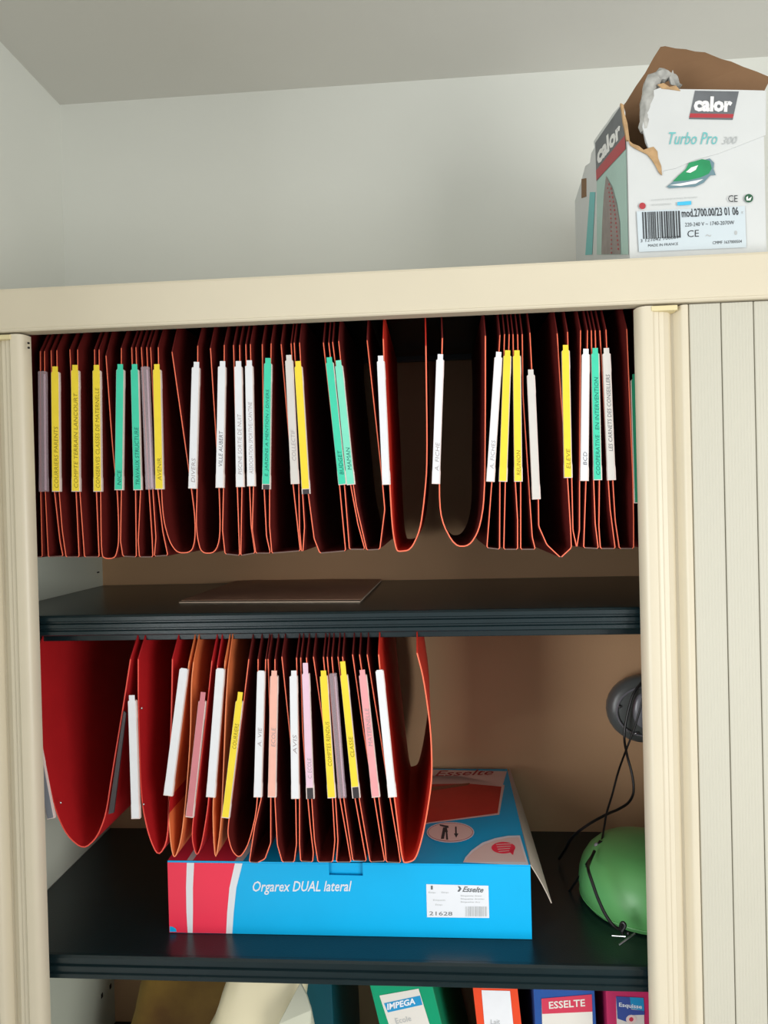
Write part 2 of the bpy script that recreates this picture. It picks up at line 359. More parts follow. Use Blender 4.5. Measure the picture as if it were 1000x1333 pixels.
UP_LABELS = {
 1: L((54.5,476),(56,640), None), 2: L((71.5,477),(73,640),'yellow','COURRIERS PARENTS', inkspan=(.48,.97), **yk),
 3: L((97.5,475),(98.5,640),'yellow','COMPTE TERRAIN LANCOURT', inkspan=(.22,.97), **yk), 4: L((125.5,475),(127,640),'yellow','CONSERVES CLASSES DE MATERNELLE', inkspan=(.18,.97), **yk),
 5: L((156.5,474),(154.5,638),'teal','NICE', inkspan=(.84,.96), **tk), 6: L((175,474),(179,638),'teal','TRAVAUX STRUCTURE', inkspan=(.50,.96), **tk),
 7: L((188,470),(195,637), None), 8: L((204,474),(207.5,637),'yellow','AVENIR', inkspan=(.75,.93), **yk),
 9: L((255,471),(250.5,636),'white','DIVERS', inkspan=(.76,.95), ink='lightink', tabx=.8), 10: L((289,470),(286,635),'white','VILLE AUBERT', inkspan=(.55,.83), tabx=.8),
 11: L((310,470),(312.5,634),'white','PISCINE SORTIE DE NUIT', inkspan=(.42,.9), ink='lightink', tabx=.4), 12: L((324,469),(327,633),'white','ASSOCIATION SPORTIVE//CANTINE', inkspan=(.33,.9), ink='lightink', tabx=.4),
 13: L((349,466),(346.5,637),'teal','E. JARDINS A MENTION / DIVERS', inkspan=(.24,.9), clear_end=6, **tk), 14: L((376,462),(384,630),'grey','COLLECTIF', inkspan=(.58,.82), ink='lightink'),
 15: L((388,470),(398.5,643),'yellow', clear_end=6), 16: L((428.5,465),(446,631),'teal','BUDGET', inkspan=(.73,.92), **tk),
 17: L((440.5,469),(457,631),'mint','MAMAN', inkspan=(.70,.88), **tk), 18: L((495.5,463),(503,631),'white'),
 19: L((573.5,461),(567.5,630),'white','A. FICHE', inkspan=(.68,.9), ink='lightink'), 20: L((649.5,458),(638.5,627),'white','A. FICHES', inkspan=(.68,.9), ink='lightink'),
 21: L((661,456),(655,627),'yellow'), 22: L((673,456),(675,627),'yellow','REUNION', inkspan=(.76,.95), **yk),
 23: L((691,481),(698.5,650),'grey','INSPECTION ACADEMIQUE // NANTES', inkspan=(.12,.9), ink='lightink'), 24: L((736.5,449),(740,622),'yellow','ELEVE', inkspan=(.78,.93), **yk),
 25: L((763,454),(761,626),'white','BCD', inkspan=(.78,.88), ink='ink'), 26: L((775,453),(778.5,625),'teal','COOPERATIVE . EN INTERVENTION', inkspan=(.22,.96), **tk),
 27: L((789.5,453),(796.5,625),'grey','LES CARNETS DES CONSEILLERS', inkspan=(.2,.78), ink='ink'), 28: L((827,487),(832,655),'green','COMPTES', inkspan=(.7,.95), **tk),
}
def colname(c): return {None:'empty clear', 'grey':'off-white', 'mint':'pale mint', 'green':'dark green'}.get(c, c)
ORD = ['first','second','third','fourth','fifth','sixth','seventh','eighth','ninth','tenth','eleventh','twelfth']
def describe(files, labels, row, extra):
    tot = {}; out = {}
    for i in sorted(labels):
        c = labels[i][0][3]; tot.setdefault(c, []).append(i)
    for c, l in tot.items():
        for n, i in enumerate(l):
            nm = colname(c)
            if len(l) == 1: out[i] = f'{row} hanging file with the only {nm} label'
            else: out[i] = f'{row} hanging file, {ORD[n]} {nm} label counted from the left'
    for i, s in extra.items(): out[i] = s
    return out
ud = describe(UP_FILES, UP_LABELS, 'upper row coral red', {0: 'coral red hanging file at far left of the upper row, behind the left post',
    28: 'dark green labelled hanging file half hidden by right post, upper row'})
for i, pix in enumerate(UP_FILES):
    hanging_file(pix, 1.947, 'lit_coral' if i == 18 else 'coral' if i % 5 else 'shaded_brick', ud[i], 'red hanging files in the upper row', UP_LABELS.get(i), t=.0016 if i in (18, 19) else .0013, soft=i in (4, 8, 9, 18, 19))

LOW_FILES = [
 [(43,858),(46,915),(52,953),(62,1010),(72,1055),(87,1088),(108.6,1106),(126,1091),(138,1061),(145.5,1010),(159,929),(170,858)],
 [(180,858),(180,920),(183.5,1040),(193.5,1088),(206,1116),(219,1094),(220.5,1010),(223.5,920),(224.5,858)],
 [(246.5,860),(232,960),(218.6,1036),(222,1099),(227,1120),(236,1094),(242,1041),(248,960),(249,890),(252,862)],
 [(276,860),(270,918),(256,1039),(251,1071),(250,1094),(256,1116),(263,1099),(272,1043),(279,940),(283,866)],
 [(293,860),(288,930),(277,1039),(278,1094),(281,1122),(288,1073),(291,1000),(294,918),(297,870)],
 [(324,858),(316,925),(302,1041),(297.5,1071),(296.5,1087),(302,1108),(312,1117.5),(324,1099),(336,1048),(336,950),(336,858)],
 [(346,858),(344,950),(340,1040),(331.6,1076),(324.6,1122),(335,1123),(345,1118),(352.5,1097),(352.5,1041),(352,950),(349,858)],
 [(358,858),(358,1041),(361,1099),(367.5,1122),(383,1122),(386,1099),(385,1041),(378,960),(367,855)],
 [(386,856),(389,950),(390,1041),(390,1099),(391.5,1121),(407,1122),(408,1110),(404,1076),(401,1042),(394,950),(391.5,856)],
 [(399,856),(403,950),(406,1042),(409.5,1094),(414,1122),(433,1122),(434.5,1110),(436,1094),(433,1041),(422,950),(408,855)],
 [(421,855),(430,950),(437,1042),(440,1094),(438,1122),(457,1122),(451,1087),(443,1042),(434,950),(426,855)],
 [(432,855),(440,950),(448,1042),(459.5,1120),(477,1121),(462.5,1041),(452,950),(440,855)],
 [(446,855),(457,950),(468,1041),(482,1122),(501,1121),(497,1099),(487.7,1041),(473,950),(459,852)],
 [(468,852),(482,950),(493.5,1041),(501,1099),(503,1122),(521.5,1123),(518,1099),(508,1041),(497,969),(478,852)],
 [(493,852),(502,950),(514,1041),(523.7,1122),(530,1123),(541,1119),(549,1094),(556,1059.5),(563,1011),(561,950),(551.6,883),(543,850)],
]
LOW_LABELS = {
 0: L((47,965),(66,1066),'slate', w=9), 1: L((171.5,905),(176.5,1066),'white', w=10.5), 2: L((239.5,870),(218.5,1036),'white', w=11.2, tab=1),
 3: L((264.5,901),(246.5,1064),'rose', w=9.5, tab=12), 4: L((287,870),(274,1038),'white', w=11.2, tab=1), 5: L((313,901),(293.5,1065),'yellow','COURRIERS', w=9.5, tab=12, inkspan=(.25,.45), **yk),
 6: L((340,873),(335.5,1038),'white','A. VIE', inkspan=(.45,.6), ink='lightink', tab=1), 7: L((357,873),(354,1038),'salmon', 'ECOLE', inkspan=(.45,.6), ink='lightink'),
 8: L((382,873),(384.5,1040),'white', 'AVIS', inkspan=(.5,.65), ink='lightink', tabx=.6), 9: L((397.5,863),(404,1040),'lilac', 'C. ECOLE', w=9.8, tab=14, inkspan=(.7,.85), ink='lightink', clear_end=14),
 10: L((421,873),(432,1039),'yellow', 'COMPTES RENDUS', inkspan=(.4,.75), **yk), 11: L((432.5,870),(445.5,1039), None, w=9.8), 12: L((446,861),(464,1039),'yellow', 'CLASSE', w=9.8, tab=18, inkspan=(.55,.7), clear_end=14, **yk),
 13: L((471.5,872),(489.5,1038),'pink', 'MATERNELLE', inkspan=(.3,.6), ink='lightink'), 14: L((494,872),(511,1038),'white', w=10.5, tab=1),
}
ld = describe(LOW_FILES, LOW_LABELS, 'lower row red', {0: 'wide gaping red hanging file at far left of the lower row',
    1: 'narrow red hanging file with white label, next to the wide gaping one', 2: 'orange card hanging file with leaning white label, third in lower row',
    4: 'orange card hanging file left of the short tilted yellow label, lower row', 14: 'last lower row hanging file on the right, bulging wide open'})
for i, pix in enumerate(LOW_FILES):
    f_ = hanging_file(pix, S1B-.006, 'red' if i in (0, 1, 3) else 'orange' if i in (2, 4) else 'lit_coral' if i == 14 else 'coral', ld[i], 'red hanging files in the lower row', LOW_LABELS.get(i),
                 back=.9 if i == 14 else 1., t=.0017 if i in (0, 1, 14) else .0013, soft=i in (0, 1, 2, 3, 4, 5, 14))
    if i == 0: link('empty_slot', prism(B(), [at(*q, YF-.004) for q in ((161, 926), (164, 928), (148, 1058), (141, 1060))], (0, .003, 0)), 'darkend', f_)
    if i in (0, 1):
        for q in (((79, 1045),) if i == 0 else ((184.5, 922), (187, 1047))):
            link('rivet', ellipsoid(B(), at(*q, YF-.001), .0014, .0012, .0018, 8, 6), 'steel', f_)

# ---------------------------------------------------------------- brown envelope on the middle shelf
env = empty('brown_envelope', atZ(370, 772, S1T), 'flat brown paper envelope lying on the upper dark shelf', 'envelope')
c = [atZ(236, 785, S1T), atZ(470, 784, S1T), atZ(497, 757, S1T), atZ(315, 756, S1T)]
def sheetgrid(bm, c, z0, th, n=14, m=8, amp=.0015, seed=0.):
    top = []; bot = []
    for j in range(m+1):
        for i in range(n+1):
            u, v = i/n, j/m
            p = (c[0]*(1-u)+c[1]*u)*(1-v)+(c[3]*(1-u)+c[2]*u)*v
            e = min(1, 6*min(u, 1-u, v, 1-v))
            h = z0+th*(.55+.45*e)+amp*noise.noise(Vector((p.x*25+seed, p.y*25, 0)))*e
            top.append(bm.verts.new((p.x, p.y, h))); bot.append(bm.verts.new((p.x, p.y, z0+.0003)))
    W = n+1
    for j in range(m):
        for i in range(n):
            a = j*W+i; bm.faces.new((top[a], top[a+1], top[a+W+1], top[a+W])); bm.faces.new((bot[a], bot[a+W], bot[a+W+1], bot[a+1]))
    edge = [i for i in range(W)]+[j*W+n for j in range(1, m+1)]+[m*W+i for i in range(n-1, -1, -1)]+[j*W for j in range(m-1, 0, -1)]
    for a, b in zip(edge, edge[1:]+edge[:1]): bm.faces.new((top[a], bot[a], bot[b], top[b]))
    return bm
link('paper_contents', sheetgrid(B(), [p+Vector((-.002 if i in (0, 3) else -.001, -.003 if i < 2 else .001, 0)) for i, p in enumerate(c)], S1T, .0034, amp=.0003), 'pale', env)
c2 = [p+Vector((0, 0, 0)) for p in c]
link('cover', sheetgrid(B(), c2, S1T+.0034, .0016, amp=.002, seed=3), 'envelope', env, smooth=True)

# ---------------------------------------------------------------- cyan carton on the lower shelf
BY = .086; BZ0, BZ1 = S2T+.0005, 1.194
bl, br = at(218, 1122, BY).x, at(690.5, 1130, BY).x; BYB = .405
crt = empty('file_carton', ((bl+br)/2, (BY+BYB)/2, BZ0), 'cyan and carmine cardboard carton with a flap hanging off its right side', 'box')
def btop(y): return BZ1+(y-BY)/(BYB-BY)*.014
fb = lambda px, py, d=.0004: at(px, py, BY-d)
n0, n1, n2, n3 = [at(*q, BY) for q in ((428, 1120), (428.5, 1139), (472, 1140), (472, 1120))]
frontpoly = [(bl, BY, BZ0), (br, BY, BZ0), (br, BY, BZ1), (n3.x, BY, BZ1), (n3.x, BY, n2.z), (n0.x, BY, n1.z), (n0.x, BY, BZ1), (bl, BY, BZ1)]
link('front_panel', prism(B(), frontpoly, (0, .002, 0)), 'bblue', crt)
link('tab_panel', box(B(), n0.x-.01, n3.x+.01, BY+.0055, BY+.007, n1.z-.01, BZ1-.001), 'bblue', crt)
bm = B(); box(bm, bl, bl+.002, BY+.002, BYB, BZ0, BZ1); link('side_wall', bm, 'bred', crt)
bm = B(); box(bm, br-.002, br, BY+.002, BYB, BZ0, BZ1); link('side_wall', bm, 'bblue', crt)
link('rear_wall', box(B(), bl+.002, br-.002, BYB-.002, BYB, BZ0, BZ1+.012), 'bblue', crt)
link('base', box(B(), bl+.002, br-.002, BY+.002, BYB-.002, BZ0, BZ0+.002), 'bblue', crt)
nx_ = [bl, n0.x, n3.x, br]
bm = B()
tp = [(bl, BY+.0005), (n0.x, BY+.0005), (n0.x, BY+.006), (n3.x, BY+.006), (n3.x, BY+.0005), (br, BY+.0005), (br, BYB), (bl, BYB)]
prism(bm, [(x, y, btop(y)) for x, y in tp], (0, 0, .0018)); lid = link('lid', bm, 'bblue', crt)
_n = Vector((0, -(.014)/(BYB-BY), 1)).normalized(); _p0 = Vector((0, BY, BZ1+.0022))
def onlid(px, py, up=0.):
    d = ray(px, py); return CAM + d*(((_p0-CAM).dot(_n)+up)/d.dot(_n))
# front print
def fpoly(bm, pts, mi=0, d=.0004): flat(bm, [fb(x, y, d) for x, y in pts], mi)
bm = B()
fl = lambda zz, x: Vector((x, BY-.0004, zz))
zs = [BZ0+.0003, BZ0+.03, BZ0+.065, BZ1-.0003]
def band(bm, xs0, xs1, d, mi=0):
    for k in range(3): flat(bm, [(xs0[k], BY-d, zs[k]), (xs1[k], BY-d, zs[k]), (xs1[k+1], BY-d, zs[k+1]), (xs0[k+1], BY-d, zs[k+1])], mi)
xa = [at(x, 1170, BY).x for x in (218, 243.5, 252.5, 294, 303)]
x2r = [at(x, y, BY).x for x, y in ((302.5, 1213), (304.5, 1190), (308, 1160), (316, 1126))]; x2l = [at(x, y, BY).x for x, y in ((294.5, 1213), (296, 1190), (299, 1160), (306, 1126))]
band(bm, [bl+.0001]*4, x2l, .0003)
link('carmine_print', bm, 'bred', crt, recalc=False)
bm = B()
s1l = [at(x, y, BY).x for x, y in ((244.5, 1213), (243, 1190), (242.5, 1160), (243.5, 1126))]; s1r = [at(x, y, BY).x for x, y in ((251, 1213), (251.5, 1190), (251.5, 1160), (253, 1126))]
band(bm, s1l, s1r, .0005); link('white_stripe', bm, 'bwhite', crt, recalc=False)
bm = B(); band(bm, x2l, x2r, .0005); link('white_stripe', bm, 'bwhite', crt, recalc=False)
bm = B(); fpoly(bm, [(221, 1213), (230, 1213), (229, 1209), (225, 1206.5), (221, 1206)], 0, .0006); link('blue_corner_print', bm, 'bblue', crt, recalc=False)
bm = B(); text(bm, 'Orgarex DUAL lateral', (329, 1165), (458, 1164.5), (329, 1147), fb, shear=.25, off=.012); link('product_lettering', bm, 'bwhite', crt, recalc=False)
bm = B(); fpoly(bm, [(555, 1151), (636, 1153), (637, 1195), (556, 1194)], 0, .0004); sl = link('shipping_label', bm, 'bwhite', crt, recalc=False)
bm = B(); ff = lambda x, y: fb(x, y, .0007)
text(bm, 'Esselte', (602, 1161), (629, 1162), (603, 1154), ff, shear=.3, off=.02); flat(bm, [ff(*q) for q in ((596, 1153.5), (599, 1154), (601, 1157), (598, 1161), (595.5, 1160.5), (598, 1157))])
text(bm, '1', (561, 1158), (563.5, 1158), (561, 1153), ff, off=.03); text(bm, '21628', (559, 1191.5), (589, 1192), (559, 1186.5), ff)
link('label_lettering', bm, 'cgrey', sl, recalc=False)
bm = B()
for y, a, b in ((1162, 558, 567), (1162, 575, 584), (1172, 564, 580), (1178, 567, 576), (1166.5, 600, 627), (1170.5, 600, 631), (1174.5, 600, 625)):
    text(bm, 'Etiquette dossier'[:max(4, int((b-a)/1.8))], (a, y+1.2), (b, y+1.3), (a, y-1.3), ff)
x = 606.
while x < 635: 
    ww = random.choice((.5, .8, 1.2)); flat(bm, [ff(x, 1193), ff(x+ww, 1193), ff(x+ww, 1180), ff(x, 1180)]); x += ww+random.choice((.6, .9, 1.3))
link('label_small_print', bm, 'cfade', sl, recalc=False)
# lid print: carmine left end, photo panel, oval pictogram, corner arc with badge
bm = B(); T_ = lambda q, up=.0: onlid(q[0], q[1], up)
xr = at(308, 1126, BY).x
pl = lambda x, y, up=.0004: Vector((x, y, btop(y)+.0018+up))
flat(bm, [pl(bl+.0002, BY+.001), pl(xr, BY+.001), pl(xr+.03, BYB-.06), pl(bl+.0002, BYB-.06)]); link('carmine_print', bm, 'bred', lid, recalc=False)
bm = B(); w0 = at(243, 1126, BY).x
flat(bm, [pl(w0, BY+.001, .0006), pl(w0+.009, BY+.001, .0006), pl(w0+.015, BYB-.06, .0006), pl(w0+.004, BYB-.06, .0006)])
link('white_stripe', bm, 'bwhite', lid, recalc=False); bm = B()
flat(bm, [pl(xr-.003, BY+.001, .0006), pl(xr+.009, BY+.001, .0006), pl(xr+.045, BYB-.06, .0006), pl(xr+.03, BYB-.06, .0006)])
link('white_stripe', bm, 'bwhite', lid, recalc=False)
bm = B(); flat(bm, [T_(q, .0003) for q in ((460, 1093), (559, 1072), (650, 1060.5), (657, 1022), (600, 1010), (470, 1010))]); link('photo_border', bm, 'bpink', lid, recalc=False)
bm = B(); flat(bm, [T_(q, .0006) for q in ((460, 1092), (559, 1070.5), (648, 1058.5), (653, 1024), (610, 1020), (470, 1022))]); link('photo_print', bm, 'bdred', lid, recalc=False)
bm = B(); flat(bm, [T_(q, .0008) for q in ((470, 1030), (565, 1029), (610, 1022), (612, 1019), (565, 1024), (470, 1024))]); link('photo_print', bm, 'brown', lid, recalc=False)
bm = B(); flat(bm, [T_(q, .0003) for q in ((470, 1021), (565, 1021), (654, 1024), (660, 1004), (470, 1000))]); link('pale_print', bm, 'bpink', lid, recalc=False)
bm = B(); text(bm, 'Esselte', (566, 1010.5), (642, 1008.5), (567, 1003.5), lambda x, y: onlid(x, y, .0006), shear=.3, off=.01); link('lid_lettering', bm, 'cred', lid, recalc=False)
def oval(cx_, cy_, rx, ry, n=28): return [(cx_+rx*cos(2*pi*k/n), cy_+ry*sin(2*pi*k/n)) for k in range(n)]
bm = B(); flat(bm, [T_(q, .0008) for q in oval(586.5, 1083.5, 31, 13.5)]); link('oval_print', bm, 'bwhite', lid, recalc=False)
bm = B(); flat(bm, [T_(q, .0009) for q in oval(586.5, 1083.3, 29.5, 12.2)]); link('oval_outline', bm, 'cred', lid, recalc=False)
bm = B(); flat(bm, [T_(q, .0010) for q in oval(586.5, 1083.2, 28.8, 11.6)]); link('oval_fill', bm, 'bpink', lid, recalc=False)
bm = B()
for pts in (((572,1073),(584,1075),(584,1078),(573,1075)), ((577,1077),(581,1077),(578,1092),(574,1092)), ((580,1077),(582,1077),(583.5,1093),(581,1093)), ((577,1081),(583,1081),(583,1083),(577,1083)),
            ((592.5,1076),(594.5,1076),(594.8,1086),(592.8,1086)), ((591,1085),(597,1085),(594,1090.5))):
    flat(bm, [T_(q, .0012) for q in pts])
link('pictogram', bm, 'cblk', lid, recalc=False)
bm = B(); arc = [(603, 1122.5), (606, 1116), (614, 1107), (628, 1097), (645, 1091), (661, 1088), (677, 1087.5)]
flat(bm, [T_(q, .0008) for q in arc+[(688.5, 1126), (650, 1125)]]); link('corner_arc', bm, 'bwhite', lid, recalc=False)
bm = B(); flat(bm, [T_(q, .0010) for q in arc[0:1]+[(609, 1116), (617, 1108), (630, 1099.5), (646, 1093.5), (661, 1090.5), (676, 1090), (685, 1122), (650, 1121.5)]]); link('corner_arc_fill', bm, 'bpink', lid, recalc=False)
bm = B(); flat(bm, [T_(q, .0012) for q in oval(655.5, 1103.5, 15.5, 7.6)]+[]); flat(bm, [T_(q, .0012) for q in ((662, 1108), (670, 1105), (668, 1113))])
badge = link('badge_print', bm, 'bred', lid, recalc=False)
bm = B()
for k in range(4):
    y = 1099+k*3; flat(bm, [T_(q, .0014) for q in ((646+k, y), (666-k, y-1), (666-k, y-.2), (646+k, y+.8))])
link('badge_lines', bm, 'bpink', badge, recalc=False)
# flap hanging off the right edge
h0 = Vector((br, BY+.001, BZ1+.001)); h1 = Vector((br, BYB-.01, btop(BYB)+.001))
tip = at(717.5, 1176, BY+.006); ob = at(663, 1001, BYB-.012)
bm = B(); G = []
for j in range(9):
    v = j/8; a = h0.lerp(h1, v); b = tip.lerp(ob, v) + Vector((0, 0, .006*sin(pi*v)))
    G.append([a.lerp(b, i/4)+Vector((.0015*sin(pi*i/4), 0, 0)) for i in range(5)])
lay = [[[bm.verts.new(p+Vector((s*.0012, 0, s*.0006))) for p in row] for row in G] for s in (0, 1)]
for j in range(8):
    for i in range(4):
        for s in (0, 1):
            q = lay[s]; f = (q[j][i], q[j][i+1], q[j+1][i+1], q[j+1][i]); bm.faces.new(f if s else f[::-1])
for i in range(4):
    for j in (0, 8): bm.faces.new((lay[0][j][i], lay[0][j][i+1], lay[1][j][i+1], lay[1][j][i]))
for j in range(8):
    for i in (0, 4): bm.faces.new((lay[0][j][i], lay[0][j+1][i], lay[1][j+1][i], lay[1][j][i]))
link('side_flap', bm, 'bin', crt, smooth=True)
bm = B(); fl0 = [Vector((bl, BY+.03, BZ1-.004)), Vector((bl, BY+.16, BZ1-.002)), Vector((bl-.007, BY+.15, BZ1-.055)), Vector((bl-.007, BY+.035, BZ1-.05))]
prism(bm, fl0, (-.001, 0, 0)); link('side_flap', bm, 'bin', crt)

# ---------------------------------------------------------------- torn iron carton on top of the cabinet
CY = .035; ZC = ZT+.0005
fx0 = at(820, 332, CY).x; fx1 = at(998, 332, CY).x; CYB = .372
ic = empty('torn_carton', ((fx0+fx1)/2, .2, ZC), 'torn white cardboard carton for a steam iron standing on the cabinet', 'box')
cc = lambda x, y, d=.0006: at(x, y, CY-d)
p_bot = [(fx1, CY, ZC), (fx0, CY, ZC)]
fp = [Vector(q) for q in p_bot] + [at(*q, CY) for q in ((818.5, 260), (817, 184), (821, 185), (825, 190), (830, 192), (836, 196), (842, 197), (846, 200), (849, 205), (851, 204), (846, 195), (844, 191), (841, 185), (839, 175), (836.5, 165), (838, 155), (841, 147), (842.5, 140), (843.5, 131), (847, 123), (852, 117), (862, 114), (874, 114.5), (886, 116), (925, 116.5), (962, 117), (998, 117.5))]
fp[-1].x = fx1
frontp = link('front_panel', prism(B(), fp, (0, .003, 0)), 'carton', ic)
# curled skin of the upper half, standing a little proud along the tear
def strip(name, pts, d0, th, m, par):
    return link(name, prism(B(), [at(x, y, CY-d0) for x, y in pts], (0, th, 0)), m, par)
up_ = [(851, 204), (862, 228), (864, 222), (880, 219), (905, 208), (935, 200), (997, 176), (997.5, 118), (886, 116), (872, 114.5), (860, 114), (852, 117), (847, 123), (843.5, 131), (842.5, 140), (838, 155), (836.5, 165), (839, 175), (844, 191), (849, 199)]
strip('torn_skin', up_, .0012, .001, 'carton', ic)
strip('torn_edge', [(818, 182), (824, 187), (832, 190), (838, 195), (846, 192), (851, 191), (856, 197), (857, 206), (861, 216), (862, 228), (858, 224), (854, 216), (849, 208), (843, 201), (835, 197), (827, 193), (821, 189)], .0022, .001, 'tear', ic)
# crumpled paper roll at the top of the tear
bm = B(); tube(bm, [at(x, y, CY+.004+dy) for x, y, dy in ((839, 172, 0), (840, 150, 0), (844, 128, .002), (848, 110, .004), (857, 101, .006), (868, 99, .006), (878, 104, .004), (884, 114, .0))], lambda t: .0045+.005*sin(pi*min(1, t*1.15))+.0012*sin(t*31), 9, 3)
for v in bm.verts: v.co += .0022*noise.noise_vector(v.co*150)
link('crumpled_paper', bm, 'crumple', ic, smooth=True)
strip('torn_point', [(872, 101), (876, 91), (880, 103), (884, 112), (874, 110)], -.004, .001, 'crumple', ic)
strip('torn_edge', [(856, 110), (864, 108), (872, 113), (880, 111), (886, 118), (872, 116), (862, 115)], .0022, .001, 'tear', ic)
# side panel (facing the left)
sx = fx0
sp_px = [(814, 180), (811.5, 160), (811, 146), (808, 136), (804, 141), (798, 148), (790, 160), (781, 172), (773, 184), (774, 192), (770, 199), (768, 212), (762, 216), (757, 235)]
spts = [Vector((sx, CY+.0031, ZC))] + [atX(x, y, sx) for x, y in sp_px] 
spts[1].y = CY+.0031
for q in spts[2:]: q.y = max(q.y, CY+.0035)
spts[-1].y = min(spts[-1].y, CYB); spts += [Vector((sx, CYB, spts[-1].z-.01)), Vector((sx, CYB, ZC))]
sidep = link('side_panel', prism(B(), spts, (.003, 0, 0)), 'carton', ic)
link('torn_edge', prism(B(), [at(*q, CY-.001) for q in ((808, 134), (812, 136), (813, 147), (817, 160), (818.5, 172), (820, 183), (816, 182), (814, 170), (811.5, 158), (810, 145))], (0, .004, 0)), 'tear', ic)
link('side_panel', box(B(), fx1-.003, fx1, CY+.003, CYB, ZC, ZC+.20), 'carton', ic)
link('rear_panel', box(B(), fx0+.003, fx1-.003, CYB-.003, CYB, ZC, ZC+.20), 'kraft', ic)
link('base', box(B(), fx0+.003, fx1-.003, CY+.003, CYB-.003, ZC, ZC+.003), 'kraft', ic)
link('tape_piece', prism(B(), [atX(x, y, sx-.0008) for x, y in ((757, 233), (763, 232), (763, 256), (757, 258))], (.0008, 0, 0)), 'kraft', ic)
# big kraft inner flap standing up out of the box, leaning back
bpts = []
def kr(x, y, Y): bpts.append(at(x, y, Y))
def yk_(y): return CY+.075-(250-y)*.00020
for x, y in ((824, 250), (806, 150), (803, 148), (815, 133), (828, 112), (840, 95), (851, 75), (860, 61), (866, 60), (880, 63), (893, 64), (905, 67), (918, 68), (930, 73), (940, 77), (952, 80), (968, 87), (985, 93), (1004, 101), (1004, 250)):
    kr(x, y, CY+.030+(y-60)*.0007)
for q in bpts:
    if q.z < ZC+.21: q.x = min(max(q.x, fx0+.0035), fx1-.0035)
link('inner_flap', prism(B(), bpts, (0, .004, 0)), 'kraft', ic)
# print on the front
gq = lambda x, y: cc(x, y, .0018)
g2 = lambda x, y: cc(x, y, .0022)
bm = B(); flat(bm, [gq(*q) for q in ((905, 118), (962, 119), (954, 156), (897, 155))]); lg = link('brand_plate', bm, 'cgrey', ic, recalc=False)
bm = B(); flat(bm, [cc(*q, .0020) for q in ((898.5, 147.5), (955.5, 148.5), (954, 153.5), (897.5, 153))]); link('red_bar', bm, 'cred', lg, recalc=False)
bm = B(); text(bm, 'calor', (903, 145), (953, 146), (904, 125), g2, off=.05); link('brand_lettering', bm, 'cwhite', lg, recalc=False)
bm = B(); text(bm, 'Turbo Pro', (871, 188), (934, 188), (871, 172), g2, shear=.35); link('product_lettering', bm, 'cteal', ic, recalc=False)
bm = B(); text(bm, '300', (940, 188), (960, 187), (940, 178), g2, shear=.35); link('product_lettering', bm, 'cfade', ic, recalc=False)
bm = B(); flat(bm, [gq(*q) for q in ((868, 243), (882, 232), (890, 225), (900, 213), (915, 209), (924, 206), (930, 212), (929, 220), (932, 228), (925, 228), (916, 238), (905, 243), (885, 244), (872, 245))]); ip = link('iron_picture', bm, 'csteel', ic, recalc=False)
bm = B(); flat(bm, [cc(*q, .0020) for q in ((876, 236), (884, 228), (893, 220), (897, 212), (914, 207), (924, 209), (927, 219), (923, 226), (912, 231), (895, 235))]); link('iron_body_print', bm, 'cgreen', ip, recalc=False)
bm = B(); flat(bm, [cc(*q, .0023) for q in ((893, 224), (900, 218), (909, 215), (906, 221), (899, 225))]); flat(bm, [cc(*q, .0023) for q in ((872, 241), (890, 238), (916, 233), (906, 239), (886, 242))]); link('iron_highlight_print', bm, 'cwhite', ip, recalc=False)
bm = B(); flat(bm, [gq(*q) for q in ((829, 275), (970, 268), (972, 322), (832, 328))]); pp = link('data_panel_print', bm, 'cpale', ic, recalc=False)
bm = B(); xx = 836.
while xx < 884.5:
    ww = random.choice((.7, 1.1, 1.8, 2.4)); sh = (xx-836)*-.035
    flat(bm, [g2(xx+1.5, 311+sh), g2(xx+ww+1.5, 311+sh), g2(xx+ww, 276+sh), g2(xx, 276+sh)]); xx += ww+random.choice((.7, .9, 1.4))
link('barcode', bm, 'cblk', pp, recalc=False)
bm = B()
text(bm, 'mod.2700.00/23 01 06', (888, 283), (962, 280), (887, 272), g2, off=.02); text(bm, '220-240 V ~ 1740-2070W', (892, 295), (956, 292), (892, 290), g2)
text(bm, 'CE', (895, 309), (910, 308), (895, 300), g2); text(bm, '3 121042 700009', (834, 315.5), (884, 310.5), (834, 311.5), g2); text(bm, 'MADE IN FRANCE', (844, 321.5), (883, 319), (844, 318), g2)
text(bm, 'CMMF 1637000504', (928, 318), (966, 316), (928, 314), g2); text(bm, 'CE', (948, 263), (960.5, 263), (948, 254), g2)
link('data_lettering', bm, 'cblk', pp, recalc=False)
bm = B(); text(bm, 'economisez energie et temps de repassage', (848, 262), (908, 258), (848, 259), g2); text(bm, 'service consommateurs', (848, 268), (874, 266.5), (848, 265), g2); text(bm, 'x', (965, 278), (968, 278), (965, 275), g2)
text(bm, '~', (919, 308), (926, 308), (919, 305), g2); flat(bm, [g2(*q) for q in oval(958, 303, 2, 3, 10)]); link('small_print', bm, 'cfade', ic, recalc=False)
bm = B(); flat(bm, [g2(*q) for q in oval(836.5, 268, 4.3, 4.3, 16)]); link('red_dot_print', bm, 'cred', ic, recalc=False)
bm = B(); flat(bm, [g2(*q) for q in ((882, 263), (900, 261.5), (900, 266.5), (882, 267.5))]); link('blue_tag_print', bm, 'cblue', ic, recalc=False)
bm = B(); flat(bm, [g2(*q) for q in oval(975, 258, 5.6, 5.6, 18)]); gd = link('green_ring_print', bm, 'cdgreen', ic, recalc=False)
bm = B(); flat(bm, [cc(*q, .0025) for q in ((971.5, 257), (974, 255), (974, 259), (979, 256), (977, 261), (972, 261))]); link('ring_arrow_print', bm, 'cwhite', gd, recalc=False)
